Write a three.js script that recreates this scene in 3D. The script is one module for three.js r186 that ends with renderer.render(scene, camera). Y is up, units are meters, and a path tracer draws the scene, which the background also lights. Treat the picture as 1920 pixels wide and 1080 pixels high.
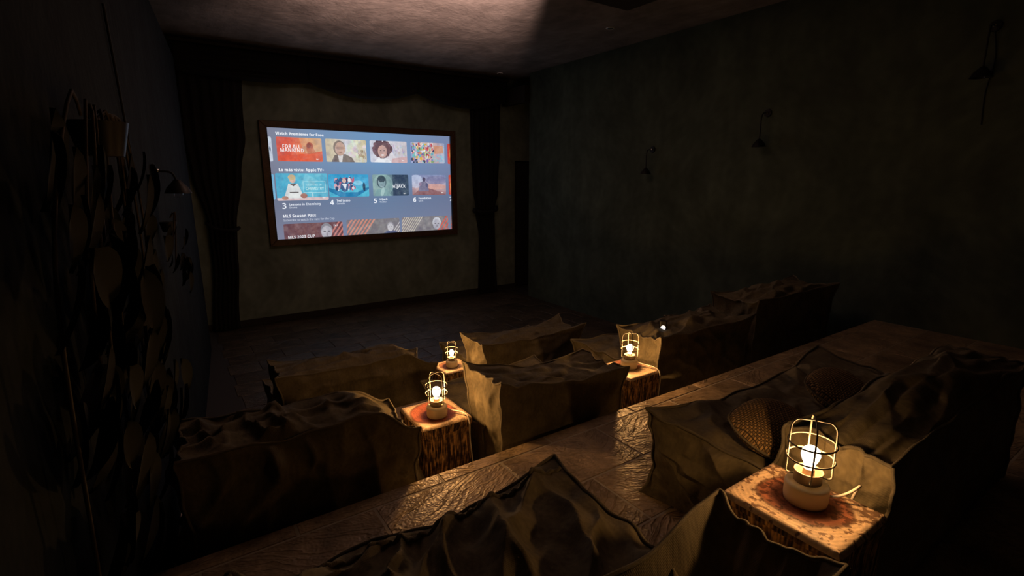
import * as THREE from 'three';
import { RectAreaLightUniformsLib } from 'three/addons/lights/RectAreaLightUniformsLib.js';
import { ImprovedNoise } from 'three/addons/math/ImprovedNoise.js';
import { RoundedBoxGeometry } from 'three/addons/geometries/RoundedBoxGeometry.js';
import { mergeGeometries } from 'three/addons/utils/BufferGeometryUtils.js';

// ---------------------------------------------------------------- camera, exposure, large lights
const scene = new THREE.Scene();
scene.background = new THREE.Color(0x000000);
const camera = new THREE.PerspectiveCamera(59.23, 16 / 9, 0.05, 60);
camera.position.set(0, 1.95, 0);
camera.rotation.set(-12.2 * Math.PI / 180, -34.2 * Math.PI / 180, 0, 'YXZ');
const renderer = new THREE.WebGLRenderer({ antialias: true });
renderer.toneMapping = THREE.LinearToneMapping;
renderer.toneMappingExposure = 1;
renderer.shadowMap.enabled = true;
RectAreaLightUniformsLib.init();

const LAMP_POWER = 0.38;             // candela of one cage lamp
const OLD_BULB = 0.54;               // the bulb by the cushioned sofa is dimmer than the others
const LAMP_COLOR = new THREE.Color().setRGB(1, 0.48, 0.145);
const SCREEN_GLOW = 1.0;

// the light of the projected picture, just in front of the screen, as large as the screen
const screenLight = new THREE.RectAreaLight(new THREE.Color().setRGB(0.62, 0.78, 1), 0.05, 2.6, 1.4);
screenLight.position.set(2.538, 1.869, -7.38);
screenLight.lookAt(2.538, 1.869, 0);
scene.add(screenLight);

// stray is an unseen source placed to light the ceiling; plates cut its edges
const unseenCeilingLight = new THREE.SpotLight(new THREE.Color().setRGB(1, 0.62, 0.52), 175, 0, 0.52, 0.9, 2);
unseenCeilingLight.position.set(1.95, 3.09, -2.12);
unseenCeilingLight.target.position.set(2.3, 3.75, -5.9);
unseenCeilingLight.shadow.radius = 0.3; unseenCeilingLight.castShadow = true;
scene.add(unseenCeilingLight, unseenCeilingLight.target);

// ---------------------------------------------------------------- helpers
let seedState = 12345;
function seed(s) { seedState = (s * 2654435761) >>> 0; for (let i = 0; i < 4; i++) rnd(); }
function rnd() { seedState = (seedState + 0x6D2B79F5) >>> 0; let t = seedState; t = Math.imul(t ^ (t >>> 15), t | 1); t ^= t + Math.imul(t ^ (t >>> 7), t | 61); return ((t ^ (t >>> 14)) >>> 0) / 4294967296; }
const perlin = new ImprovedNoise();
const N3 = (x, y, z) => perlin.noise(x + 37.3, y + 11.7, z + 71.9);
const fbm = (x, y, z, o = 4) => { let s = 0, a = 0.5; for (let i = 0; i < o; i++) { s += a * N3(x, y, z + i * 7.1); x *= 2.03; y *= 2.03; z *= 2.03; a *= 0.5; } return s; };
const clamp = (v, a = 0, b = 1) => Math.min(b, Math.max(a, v));
const mixn = (a, b, t) => a + (b - a) * t;
const smooth = (a, b, x) => { const t = clamp((x - a) / (b - a)); return t * t * (3 - 2 * t); };

const used = {};
function numbered(name) { const n = used[name] || 0; used[name] = n + 1; return n ? `${name}_${String(n).padStart(3, '0')}` : name; }
function shade(o) { o.traverse(c => { if (c.isMesh) { c.castShadow = true; c.receiveShadow = true; } }); return o; }
function thing(name, label, category, [x, y, z] = [0, 0, 0], turn = 0, group) {
  const o = new THREE.Group(); o.name = numbered(name); o.position.set(x, y, z); o.rotation.y = turn;
  o.userData = { label, category }; if (group) o.userData.group = group;
  scene.add(o); return o;
}
function part(name, geometry, material, parent, label) {
  const m = new THREE.Mesh(geometry, material); m.name = name; m.castShadow = m.receiveShadow = true;
  if (label) m.userData.label = label;
  parent.add(m); return m;
}
function struct(name, geometry, material, label) {
  const m = new THREE.Mesh(geometry, material); m.name = numbered(name); m.castShadow = m.receiveShadow = true;
  m.userData = { kind: 'structure' }; if (label) { m.userData.label = label[0]; m.userData.category = label[1]; }
  scene.add(m); return m;
}
function boxAt(x0, x1, y0, y1, z0, z1) { const g = new THREE.BoxGeometry(x1 - x0, y1 - y0, z1 - z0); g.translate((x0 + x1) / 2, (y0 + y1) / 2, (z0 + z1) / 2); return metreUV(g); }
function metreUV(g) {
  const p = g.attributes.position, n = g.attributes.normal, uv = new Float32Array(p.count * 2);
  for (let i = 0; i < p.count; i++) {
    const ax = Math.abs(n.getX(i)), ay = Math.abs(n.getY(i)), az = Math.abs(n.getZ(i));
    let u, v;
    if (ay >= ax && ay >= az) { u = p.getX(i); v = p.getZ(i); } else if (ax >= az) { u = p.getZ(i); v = p.getY(i); } else { u = p.getX(i); v = p.getY(i); }
    uv[2 * i] = u; uv[2 * i + 1] = v;
  }
  g.setAttribute('uv', new THREE.BufferAttribute(uv, 2)); return g;
}
function tube(points, r, seg = 24, rad = 6, closed = false) {
  return new THREE.TubeGeometry(new THREE.CatmullRomCurve3(points.map(p => p.isVector3 ? p : new THREE.Vector3(...p)), closed), seg, r, rad, closed);
}
// texture from a function of (u, v) in 0..1
function tex(size, fn, srgb = true, rep = 1) {
  const [w, h] = Array.isArray(size) ? size : [size, size];
  const data = new Uint8Array(w * h * 4);
  for (let j = 0; j < h; j++) for (let i = 0; i < w; i++) {
    const c = fn((i + 0.5) / w, (j + 0.5) / h); const k = 4 * (j * w + i);
    if (typeof c === 'number') { data[k] = data[k + 1] = data[k + 2] = clamp(c) * 255; } else { data[k] = clamp(c[0]) * 255; data[k + 1] = clamp(c[1]) * 255; data[k + 2] = clamp(c[2]) * 255; }
    data[k + 3] = 255;
  }
  const t = new THREE.DataTexture(data, w, h); t.magFilter = THREE.LinearFilter; t.minFilter = THREE.LinearFilter; t.generateMipmaps = false;
  t.wrapS = t.wrapT = THREE.RepeatWrapping; if (srgb) t.colorSpace = THREE.SRGBColorSpace;
  t.repeat.set(rep, rep); t.needsUpdate = true; return t;
}
// noise that repeats every unit of u and v
function tile2(u, v, f, z) {
  const a = Math.PI * 2, x = Math.cos(a * u) * f / 6.2832, y = Math.sin(a * u) * f / 6.2832, s = Math.cos(a * v) * f / 6.2832, t = Math.sin(a * v) * f / 6.2832;
  return (N3(x + 5 * z, y, s + 3.3) + N3(y + t * 1.0, x + 2 * z, t)) * 0.9;
}

// ---------------------------------------------------------------- materials
const plasterBump = tex(512, (u, v) => 0.5 + 0.5 * (0.6 * tile2(u, v, 12, 1) + 0.3 * tile2(u, v, 40, 2) + 0.2 * tile2(u, v, 110, 3)), false, 0.5);
const plasterTone = tex(256, (u, v) => { const t = 0.86 + 0.10 * tile2(u, v, 9, 4) + 0.06 * tile2(u, v, 34, 5); return [t, t, t]; }, true, 0.4);
const plaster = (r, g, b) => new THREE.MeshPhysicalMaterial({ color: new THREE.Color().setRGB(r, g, b), map: plasterTone, bumpMap: plasterBump, bumpScale: 0.006, roughness: 0.92, specularIntensity: 0.25 });
const M = {};
M.wall = plaster(0.32, 0.40, 0.35);
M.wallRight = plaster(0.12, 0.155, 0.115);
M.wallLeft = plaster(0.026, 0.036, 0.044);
M.ceiling = plaster(0.36, 0.33, 0.30);
M.alcove = plaster(0.3, 0.29, 0.24);
const slateBump = tex(1024, (u, v) => {
  const a = u * 5 + v * 9, b = v * 4 - u * 3, layer = fbm(a * 1.2, b * 0.8, 3, 5), cleft = 1 - Math.abs(2 * fbm(a * 2.2 + 2 * layer, b * 0.6, 9, 3));
  return 0.45 + 0.55 * layer + 0.25 * Math.pow(clamp(cleft), 6) + 0.10 * N3(u * 90, v * 90, 2);
}, false, 1.1); slateBump.wrapS = slateBump.wrapT = THREE.MirroredRepeatWrapping;
const slateTone = tex(512, (u, v) => { const t = 0.8 + 0.16 * tile2(u, v, 8, 16) + 0.1 * tile2(u, v, 40, 17); return [t, t * 0.97, t * 0.92]; }, true, 1.1);
const slate = t => new THREE.MeshStandardMaterial({ color: new THREE.Color().setRGB(t * 1.1, t * 0.88, t * 0.62), map: slateTone, bumpMap: slateBump, bumpScale: 0.014, roughness: 0.41 });
M.tiles = [slate(0.56), slate(0.5), slate(0.62)];
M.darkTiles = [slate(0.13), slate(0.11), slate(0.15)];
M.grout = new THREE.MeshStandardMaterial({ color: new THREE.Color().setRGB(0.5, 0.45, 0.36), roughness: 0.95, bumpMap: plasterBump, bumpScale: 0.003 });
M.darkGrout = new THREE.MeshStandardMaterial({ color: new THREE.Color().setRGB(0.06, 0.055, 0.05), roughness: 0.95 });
const weave = tex(256, (u, v) => 0.5 + 0.22 * Math.sin(u * 6.2832 * 40) * Math.sin(v * 6.2832 * 40) + 0.25 * tile2(u, v, 20, 21), false, 5);
const canvasTone = tex(256, (u, v) => { const t = 0.84 + 0.13 * tile2(u, v, 7, 22) + 0.09 * tile2(u, v, 45, 23); return [t, t, t]; }, true, 2);
const cloth = (r, g, b) => new THREE.MeshStandardMaterial({ color: new THREE.Color().setRGB(r, g, b), map: canvasTone, bumpMap: weave, bumpScale: 0.0012, roughness: 0.88, side: THREE.DoubleSide });
M.canvas = cloth(0.225, 0.19, 0.11);
M.seam = cloth(0.32, 0.28, 0.19);
M.drape = cloth(0.012, 0.011, 0.011);
const lin = (r, g, b, o = {}) => new THREE.MeshStandardMaterial({ color: new THREE.Color().setRGB(r, g, b), roughness: 0.6, ...o });
M.iron = lin(0.02, 0.02, 0.02, { roughness: 0.5, metalness: 0.4 });
M.chrome = lin(0.8, 0.8, 0.78, { roughness: 0.15, metalness: 1 });
M.brass = lin(0.7, 0.5, 0.2, { roughness: 0.25, metalness: 1 });
M.cream = lin(0.74, 0.66, 0.5, { roughness: 0.45 });
M.wire = lin(0.26, 0.24, 0.2, { roughness: 0.45 });
M.collar = lin(0.26, 0.19, 0.13, { roughness: 0.5 });
M.cable = lin(0.75, 0.7, 0.62, { roughness: 0.5 });
M.darkWood = lin(0.17, 0.098, 0.052, { roughness: 0.5, map: canvasTone });
M.beam = lin(0.03, 0.022, 0.016, { roughness: 0.8 });
M.black = lin(0.012, 0.012, 0.013, { roughness: 0.45 });
M.white = lin(0.8, 0.8, 0.78, { roughness: 0.48 });
M.leaf = lin(0.010, 0.014, 0.011, { roughness: 1, side: THREE.DoubleSide });
M.stem = lin(0.04, 0.03, 0.02, { roughness: 0.8 });
M.glass = new THREE.MeshPhysicalMaterial({ color: 0xffffff, roughness: 0.04, transmission: 1, thickness: 0, ior: 1.45 });
M.bulb = new THREE.MeshStandardMaterial({ color: 0xffffff, emissive: new THREE.Color().setRGB(1, 0.86, 0.62), emissiveIntensity: 6, roughness: 0.3 });
M.door = lin(0.02, 0.018, 0.016, { roughness: 0.7 });

// ---------------------------------------------------------------- room shell
const CEIL = 3.55, T2 = 0.40, T3 = 0.76, E2 = -3.15, E3 = -1.733, RW = 4.955, FW = -7.46;
struct('wall_front', mergeGeometries([
  boxAt(-1.5, 5.126, -0.2, CEIL, FW - 0.15, FW), boxAt(5.126, 6.02, 2.25, CEIL, FW - 0.15, FW), boxAt(6.02, 6.7, -0.2, CEIL, FW - 0.15, FW)]), M.wall);
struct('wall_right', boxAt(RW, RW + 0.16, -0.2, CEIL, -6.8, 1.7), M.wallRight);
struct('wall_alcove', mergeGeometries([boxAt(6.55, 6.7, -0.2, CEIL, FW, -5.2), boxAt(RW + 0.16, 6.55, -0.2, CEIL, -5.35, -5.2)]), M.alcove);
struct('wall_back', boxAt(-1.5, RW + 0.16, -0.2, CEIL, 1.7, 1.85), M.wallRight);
struct('wall_side', boxAt(-1.65, -1.5, -0.2, CEIL, FW - 0.15, 1.85), M.wall);
struct('ceiling', boxAt(-1.65, 6.7, CEIL, CEIL + 0.15, FW - 0.15, 1.85), M.ceiling);
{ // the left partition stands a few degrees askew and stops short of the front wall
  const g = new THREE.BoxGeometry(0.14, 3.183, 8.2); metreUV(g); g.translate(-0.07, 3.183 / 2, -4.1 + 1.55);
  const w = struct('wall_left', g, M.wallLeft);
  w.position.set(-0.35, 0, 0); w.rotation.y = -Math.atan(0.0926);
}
const leftWallX = z => -0.35 - 0.0926 * z;
{ // door in the front wall
  const d = struct('door_1', boxAt(5.15, 5.99, 0.01, 2.23, FW - 0.11, FW - 0.06), M.door);
  part('door_panel', boxAt(5.25, 5.89, 1.2, 2.1, FW - 0.06, FW - 0.052), M.door, d);
  part('door_panel', boxAt(5.25, 5.89, 0.2, 1.05, FW - 0.06, FW - 0.052), M.door, d);
  part('door_handle', tube([[5.93, 1.05, FW - 0.06], [5.93, 1.05, FW - 0.01], [5.83, 1.05, FW - 0.01]], 0.008, 10, 6), M.iron, d);
}
struct('baseboard_front', boxAt(0.2, 5.126, 0.002, 0.085, FW, FW + 0.016), M.beam);
struct('trim_1', boxAt(4.86, 4.96, 3.12, 3.375, FW, -6.8), M.beam);

// floor: three tiers of stone tiles in running bond
function tileGeometry(w, d, v) {
  const b = 0.004, t = 0.012, x = w / 2, z = d / 2;
  const P = [[-x + b, 0, -z + b], [x - b, 0, -z + b], [x - b, 0, z - b], [-x + b, 0, z - b], [-x, -b, -z], [x, -b, -z], [x, -b, z], [-x, -b, z], [-x, -t, -z], [x, -t, -z], [x, -t, z], [-x, -t, z]];
  const F = [[3, 2, 1, 0]]; for (let k = 0; k < 4; k++) { const n = (k + 1) % 4; F.push([k, n, n + 4, k + 4], [k + 4, n + 4, n + 8, k + 8]); }
  const pos = [], uv = [];
  for (const [a, q, c, e] of F) for (const i of [a, q, c, a, c, e]) { pos.push(...P[i]); uv.push(P[i][0] + v * 0.37, P[i][2] + v * 0.61); }
  const g = new THREE.BufferGeometry(); g.setAttribute('position', new THREE.Float32BufferAttribute(pos, 3)); g.setAttribute('uv', new THREE.Float32BufferAttribute(uv, 2)); g.computeVertexNormals(); return g;
}
const tileCache = {};
function layTiles(floor, y, xa, xb, rows, pitch, mats = M.tiles) {   // rows: [z far, z near, x of one joint]
  const gap = 0.006; let n = 0;
  for (const [z0, z1, jx] of rows) {
    let x = jx + Math.floor((xa - jx) / pitch) * pitch;
    for (; x < xb; x += pitch) {
      const a = Math.max(x, xa) + gap / 2, b = Math.min(x + pitch, xb) - gap / 2; if (b - a < 0.03) continue;
      const v = Math.floor(rnd() * 5), key = [(b - a).toFixed(3), (z1 - z0).toFixed(3), v].join();
      tileCache[key] = tileCache[key] || tileGeometry(b - a, z1 - z0 - gap, v);
      const m = part('floor_tile', tileCache[key], mats[Math.floor(rnd() * 3)], floor);
      m.position.set((a + b) / 2, y - rnd() * 0.0012, (z0 + z1) / 2); n++;
    }
  }
}
seed(5);
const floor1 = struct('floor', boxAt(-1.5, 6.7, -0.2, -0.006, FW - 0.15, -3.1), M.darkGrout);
const floor2 = struct('floor', boxAt(-1.5, RW, -0.2, T2 - 0.006, E2 + 0.004, E3 - 0.02), M.grout);
const floor3 = struct('floor', boxAt(-1.5, RW, -0.2, T3 - 0.003, E3 + 0.004, 1.7), M.grout);
{
  const r3 = [[E3, -1.657, 0.801], [-1.657, -1.349, 0.511], [-1.349, -1.041, 0.76]];
  for (let k = 0; k < 4; k++) r3.push([-1.041 + k * 0.308, -0.733 + k * 0.308, k % 2 ? 0.76 : 0.55]);
  layTiles(floor3, T3, -0.2, RW, r3, 0.553);
  const r2 = []; for (let k = 0; k < 4; k++) r2.push([E2 + k * 0.308, E2 + 0.308 + k * 0.308, k % 2 ? 0.2 : 0.45]);
  layTiles(floor2, T2, 0.0, RW, r2, 0.553);
  const r1 = []; for (let k = 0; k < 13; k++) r1.push([-7.44 + k * 0.308, -7.132 + k * 0.308, k % 2 ? 0.1 : 0.38]);
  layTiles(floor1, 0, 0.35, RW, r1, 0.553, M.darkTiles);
}

// ---------------------------------------------------------------- projected picture in its frame
function screenCanvas() {
  const c = document.createElement('canvas'); c.width = 1600; c.height = 880; const g = c.getContext('2d');
  const bg = g.createLinearGradient(0, 0, 1600, 0); bg.addColorStop(0, '#7f8295'); bg.addColorStop(0.25, '#7690b2'); bg.addColorStop(0.55, '#7095bd'); bg.addColorStop(1, '#7885a8');
  g.fillStyle = bg; g.fillRect(0, 0, 1600, 880);
  const low = g.createLinearGradient(0, 250, 0, 880); low.addColorStop(0, 'rgba(98,106,132,0)'); low.addColorStop(0.5, 'rgba(96,106,132,0.55)'); low.addColorStop(1, 'rgba(126,128,152,0.75)');
  g.fillStyle = low; g.fillRect(0, 0, 1600, 880);
  const rr = (x, y, w, h, r) => { g.beginPath(); g.moveTo(x + r, y); g.arcTo(x + w, y, x + w, y + h, r); g.arcTo(x + w, y + h, x, y + h, r); g.arcTo(x, y + h, x, y, r); g.arcTo(x, y, x + w, y, r); g.closePath(); };
  const card = (x, y, w, h, stops, draw, dir = 0) => {
    g.save(); rr(x, y, w, h, 10); g.clip();
    const gr = dir ? g.createLinearGradient(x, y, x, y + h) : g.createLinearGradient(x, y, x + w, y);
    stops.forEach((s, i) => gr.addColorStop(i / Math.max(1, stops.length - 1), s)); g.fillStyle = gr; g.fillRect(x, y, w, h);
    g.translate(x, y); draw(w, h); for (let i = 0; i < w * 1.2; i++) { g.fillStyle = rnd() < 0.5 ? 'rgba(255,255,255,0.03)' : 'rgba(40,44,60,0.03)'; const q = 4 + rnd() * 20; g.beginPath(); g.ellipse(rnd() * w, rnd() * h, q, q * (0.4 + rnd()), rnd() * 3, 0, 7); g.fill(); } g.restore();
  };
  const ell = (x, y, a, b, f, r = 0) => { g.fillStyle = f; g.beginPath(); g.ellipse(x, y, a, b, r, 0, 7); g.fill(); };
  const poly = (pts, f) => { g.fillStyle = f; g.beginPath(); pts.forEach((p, i) => i ? g.lineTo(...p) : g.moveTo(...p)); g.closePath(); g.fill(); };
  const text = (s, x, y, px, f, w, weight = 'bold') => { g.fillStyle = f; g.font = `${weight} ${px}px sans-serif`; g.textBaseline = 'alphabetic'; w ? g.fillText(s, x, y, w) : g.fillText(s, x, y); };
  const badge = (w, h) => text('tv+', w - 52, h - 14, 17, '#fff');
  seed(77);
  // first row
  text('Watch Premieres for Free', 67, 54, 31, '#f4f6fb', 368);
  card(-40, 72, 73, 188, ['#d9e2ec', '#c3cfdd'], (w, h) => { ell(58, 92, 5, 18, '#3b4a63'); });
  card(67, 70, 346, 186, ['#d75a4b', '#dd5a45', '#e8744f', '#d9a678', '#cdb49a'], (w, h) => {
    poly([[170, 0], [346, 0], [346, 110], [250, 140], [200, 100]], 'rgba(222,170,125,0.55)'); poly([[0, 150], [250, 120], [346, 100], [346, 186], [0, 186]], 'rgba(226,82,58,0.75)');
    ell(250, 62, 27, 28, '#b4604c'); ell(244, 58, 15, 17, '#8d4a40'); poly([[222, 78], [278, 78], [300, 120], [230, 128]], 'rgba(190,104,78,0.8)');
    text('FOR ALL', 40, 84, 40, '#fff4f2', 140); text('MANKIND', 22, 113, 40, '#fff4f2', 182); badge(w, h);
  });
  card(443, 69, 342, 186, ['#c9bba0', '#d9cdb4', '#d7d9e2', '#d6cfb9', '#cbbd9a'], (w, h) => {
    for (let i = 0; i < 60; i++) ell(150 + rnd() * 190, rnd() * 186, 4 + rnd() * 16, 5 + rnd() * 22, `rgba(${200 + rnd() * 40 | 0},${195 + rnd() * 40 | 0},${185 + rnd() * 50 | 0},0.5)`);
    for (let i = 0; i < 16; i++) ell(270 + rnd() * 70, 90 + rnd() * 90, 3 + rnd() * 6, 5 + rnd() * 12, 'rgba(150,125,95,0.55)');
    poly([[40, 186], [70, 130], [160, 120], [215, 150], [235, 186]], '#7d726c'); poly([[95, 130], [140, 128], [128, 186], [105, 186]], '#e3dfdc');
    ell(112, 72, 50, 62, '#8a7a70'); ell(118, 78, 42, 55, '#c9a894'); ell(118, 72, 38, 12, 'rgba(140,105,92,0.45)'); ell(120, 104, 15, 4, '#8f6459');
  });
  card(817, 67, 341, 185, ['#cfd4e2', '#dcd8de', '#d9d6dd', '#cfc6cc'], (w, h) => {
    for (let i = 0; i < 70; i++) { const a = rnd() * 6.28, r = 50 + rnd() * 30; ell(112 + Math.cos(a) * r, 72 + Math.sin(a) * r * 0.9, 16, 16, ['#6d5157', '#84626a', '#5c444b'][i % 3]); }
    ell(112, 60, 70, 50, '#6d5157'); ell(112, 92, 42, 54, '#c89f95'); ell(112, 122, 16, 6, '#f1ecea'); ell(96, 84, 7, 4, '#5b4644'); ell(128, 84, 7, 4, '#5b4644');
    poly([[30, 185], [70, 150], [150, 150], [200, 185]], '#e9edf2'); poly([[200, 150], [341, 130], [341, 185], [190, 185]], 'rgba(212,170,170,0.8)');
    for (let i = 0; i < 36; i++) ell(200 + rnd() * 130, 40 + rnd() * 90, 3 + rnd() * 8, 6 + rnd() * 10, `rgba(${150 + rnd() * 60 | 0},${150 + rnd() * 60 | 0},${170 + rnd() * 50 | 0},0.55)`);
    badge(w, h);
  });
  card(1194, 67, 341, 185, ['#9aa7d4', '#c9bcc9', '#d8bfae', '#c5a7ab', '#a9b7cf'], (w, h) => {
    const cols = ['#c94b4b', '#e2b04f', '#6fc2c9', '#dfe4ee', '#3e4a66', '#d97a8e', '#8fb27a', '#7c6ab0', '#e9cdb6'];
    for (let i = 0; i < 190; i++) ell(10 + rnd() * 215, 10 + rnd() * 170, 4 + rnd() * 11, 5 + rnd() * 13, cols[i % 9]);
    g.globalAlpha = 0.7; poly([[232, 28], [325, 22], [330, 92], [236, 100]], '#d98c62'); g.globalAlpha = 1;
    for (let i = 0; i < 26; i++) ell(225 + rnd() * 110, 110 + rnd() * 60, 5 + rnd() * 12, 4 + rnd() * 8, `rgba(${110 + rnd() * 60 | 0},${170 + rnd() * 50 | 0},${200 + rnd() * 40 | 0},0.6)`);
  });
  card(1568, 69, 60, 186, ['#c8383a', '#e0552f', '#f29a4e'], () => { ell(34, 90, 14, 60, 'rgba(255,190,90,0.8)'); });
  // second row
  text('Lo más visto: Apple TV+', 65, 335, 32, '#f6f8fc', 352);
  card(-40, 358, 66, 198, ['#8fc0dd', '#6faed3'], () => {});
  card(446, 358, 342, 188, ['#2f9bd0', '#49aeda', '#5cb8dd', '#3d97c8'], (w, h) => {
    poly([[0, 120], [342, 95], [342, 188], [0, 188]], 'rgba(80,190,215,0.7)'); poly([[0, 110], [120, 150], [240, 150], [342, 105], [342, 125], [230, 188], [90, 188], [0, 140]], 'rgba(28,110,165,0.75)');
    for (let i = 0; i < 70; i++) ell(50 + rnd() * 165, 30 + rnd() * 90, 5 + rnd() * 10, 8 + rnd() * 14, ['#d4a7b4', '#e7e9f0', '#3a5f8e', '#c05d76', '#28406a'][i % 5]);
    ell(130, 100, 34, 46, '#3c5a88'); ell(130, 52, 17, 20, '#d9b7ab'); poly([[110, 78], [152, 78], [138, 130]], '#dfe6f0'); ell(300, 105, 12, 38, '#24425f'); ell(250, 70, 40, 20, 'rgba(190,230,240,0.5)');
  }, 1);
  card(824, 358, 336, 187, ['#7d9a9d', '#8fb0b0', '#5f7b88', '#41566c', '#3b5068'], (w, h) => {
    ell(95, 90, 95, 95, 'rgba(150,185,180,0.6)'); ell(82, 62, 44, 56, '#3f5560'); ell(84, 66, 34, 48, '#8ba8ae'); ell(84, 40, 34, 24, '#2f434d'); ell(71, 62, 7, 4, '#22323b'); ell(98, 62, 7, 4, '#22323b'); ell(85, 92, 12, 4, '#4d666c');
    poly([[10, 187], [40, 125], [130, 125], [170, 187]], '#7da2a6'); ell(88, 150, 16, 40, '#a3c3c2', 0.3); g.fillStyle = 'rgba(48,66,88,0.95)'; g.fillRect(186, 0, 150, 187);
    for (let i = 0; i < 12; i++) { g.fillStyle = '#ccd5e0'; g.fillRect(208 + i * 7.4, 78 + (i % 3), 5, 8); } text('HIJACK', 182, 117, 37, '#f2f6fa', 136); badge(w, h);
  });
  card(1196, 358, 345, 186, ['#7f8bb4', '#a7a2bf', '#c3a3a6', '#9b6f70'], (w, h) => {
    ell(40, 60, 70, 60, 'rgba(200,215,240,0.6)'); ell(250, 50, 110, 40, 'rgba(110,110,150,0.55)'); ell(230, 110, 120, 28, 'rgba(226,160,140,0.6)');
    poly([[0, 186], [60, 140], [150, 120], [260, 150], [345, 186]], '#8a5f63'); poly([[62, 150], [80, 70], [105, 60], [118, 30], [134, 60], [150, 75], [168, 150]], '#77738f'); ell(120, 42, 16, 20, '#4f4a66'); ell(82, 86, 13, 18, '#94829a'); ell(146, 92, 12, 18, '#5e5f80'); badge(w, h);
  }, 1);
  card(1572, 358, 60, 186, ['#b8343a', '#e5663a', '#f5b064'], () => { ell(26, 110, 10, 50, 'rgba(255,200,90,0.7)'); });
  card(36, 350, 402, 218, ['#4aa7c9', '#57b4d2', '#63bcd6', '#5ab2d0'], (w, h) => {
    poly([[0, 196], [402, 192], [402, 218], [0, 218]], '#d9bfc0'); poly([[230, 0], [330, 60], [250, 110], [160, 150]], 'rgba(150,210,225,0.35)');
    poly([[50, 200], [80, 120], [92, 82], [165, 82], [178, 120], [210, 200]], '#dfe3e2'); poly([[100, 82], [157, 82], [130, 104]], '#5f5352'); poly([[98, 148], [166, 148], [166, 155], [98, 155]], '#4b4645');
    ell(126, 48, 24, 30, '#d6b3a3'); ell(122, 32, 29, 22, '#c8b389'); ell(60, 196, 24, 15, '#b98974'); ell(205, 180, 27, 20, '#a8756a'); ell(275, 180, 4, 22, '#cfeaf2');
    g.strokeStyle = '#aee0ea'; g.lineWidth = 4; g.strokeRect(206, 66, 176, 88); text('LESSONS IN', 232, 100, 24, '#a9dde8', 122); text('CHEMISTRY', 222, 134, 32, '#c3ecf2', 146); badge(w, h);
  });
  const entry = (n, x, y, a, b, big) => { text(n, x, y + 46, big ? 62 : 58, '#eef2fa'); text(a, x + 54, y + 22, 25, '#e9eef8', big ? 250 : 130); text(b, x + 54, y + 45, 20, '#dfe6f2', 70, 'normal'); };
  entry('3', 66, 586, 'Lessons in Chemistry', 'Drama', 1); entry('4', 447, 564, 'Ted Lasso', 'Comedia'); entry('5', 825, 560, 'Hijack', 'Thriller'); entry('6', 1199, 560, 'Foundation', 'Sci-Fi'); entry('7', 1576, 560, '', '');
  // third row
  text('MLS Season Pass', 64, 704, 34, '#f3f5fa', 260); text('Subscribe to watch the race for the Cup', 66, 734, 23, '#cfd5e4', 458, 'normal');
  const stripes = (x, h, n, step, wd, f) => { for (let k = 0; k < n; k++) poly([[x + k * step, h], [x + k * step + wd, h], [x + k * step + wd + h * 0.72, 0], [x + k * step + h * 0.72, 0]], f); };
  const head = (x, y, s, hair, face) => { ell(x, y, 40 * s, 46 * s, hair); ell(x, y + 16 * s, 36 * s, 44 * s, face); ell(x - 13 * s, y + 10 * s, 9 * s, 4 * s, '#5a5660'); ell(x + 15 * s, y + 10 * s, 9 * s, 4 * s, '#5a5660'); ell(x + 2 * s, y + 30 * s, 6 * s, 12 * s, 'rgba(110,104,110,0.5)'); };
  card(62, 756, 476, 150, ['#6d4a50', '#744d4d', '#6a4347'], (w, h) => { stripes(330, 150, 7, 36, 16, '#c87a70'); text('MLS 2023 CUP', 26, 122, 34, '#e8eaf0', 214); head(338, 64, 1.25, '#8d8c92', '#b9b6bd'); text('tv+', 398, 38, 26, '#f2f2f6'); });
  card(572, 746, 484, 150, ['#7c7478', '#7b7678', '#807a80'], (w, h) => { stripes(-70, 150, 7, 34, 17, '#d08a76'); stripes(400, 150, 5, 24, 8, '#cfc9cd'); poly([[330, 134], [360, 112], [430, 112], [470, 134]], '#555d7c'); head(396, 70, 0.8, '#9b99a2', '#c6c3ca'); });
  card(1078, 745, 478, 150, ['#8a8085', '#807b80', '#847d80'], (w, h) => { stripes(-80, 150, 9, 22, 8, '#cfc6b4'); stripes(350, 150, 5, 34, 17, '#cf5a4e'); head(355, 60, 1.1, '#cfd2da', '#b4b3bc'); });
  card(1582, 744, 60, 150, ['#93777c', '#8d777c'], () => { stripes(-40, 150, 4, 22, 10, '#d4695e'); });
  const t = new THREE.CanvasTexture(c); t.colorSpace = THREE.SRGBColorSpace; return t;
}
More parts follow.
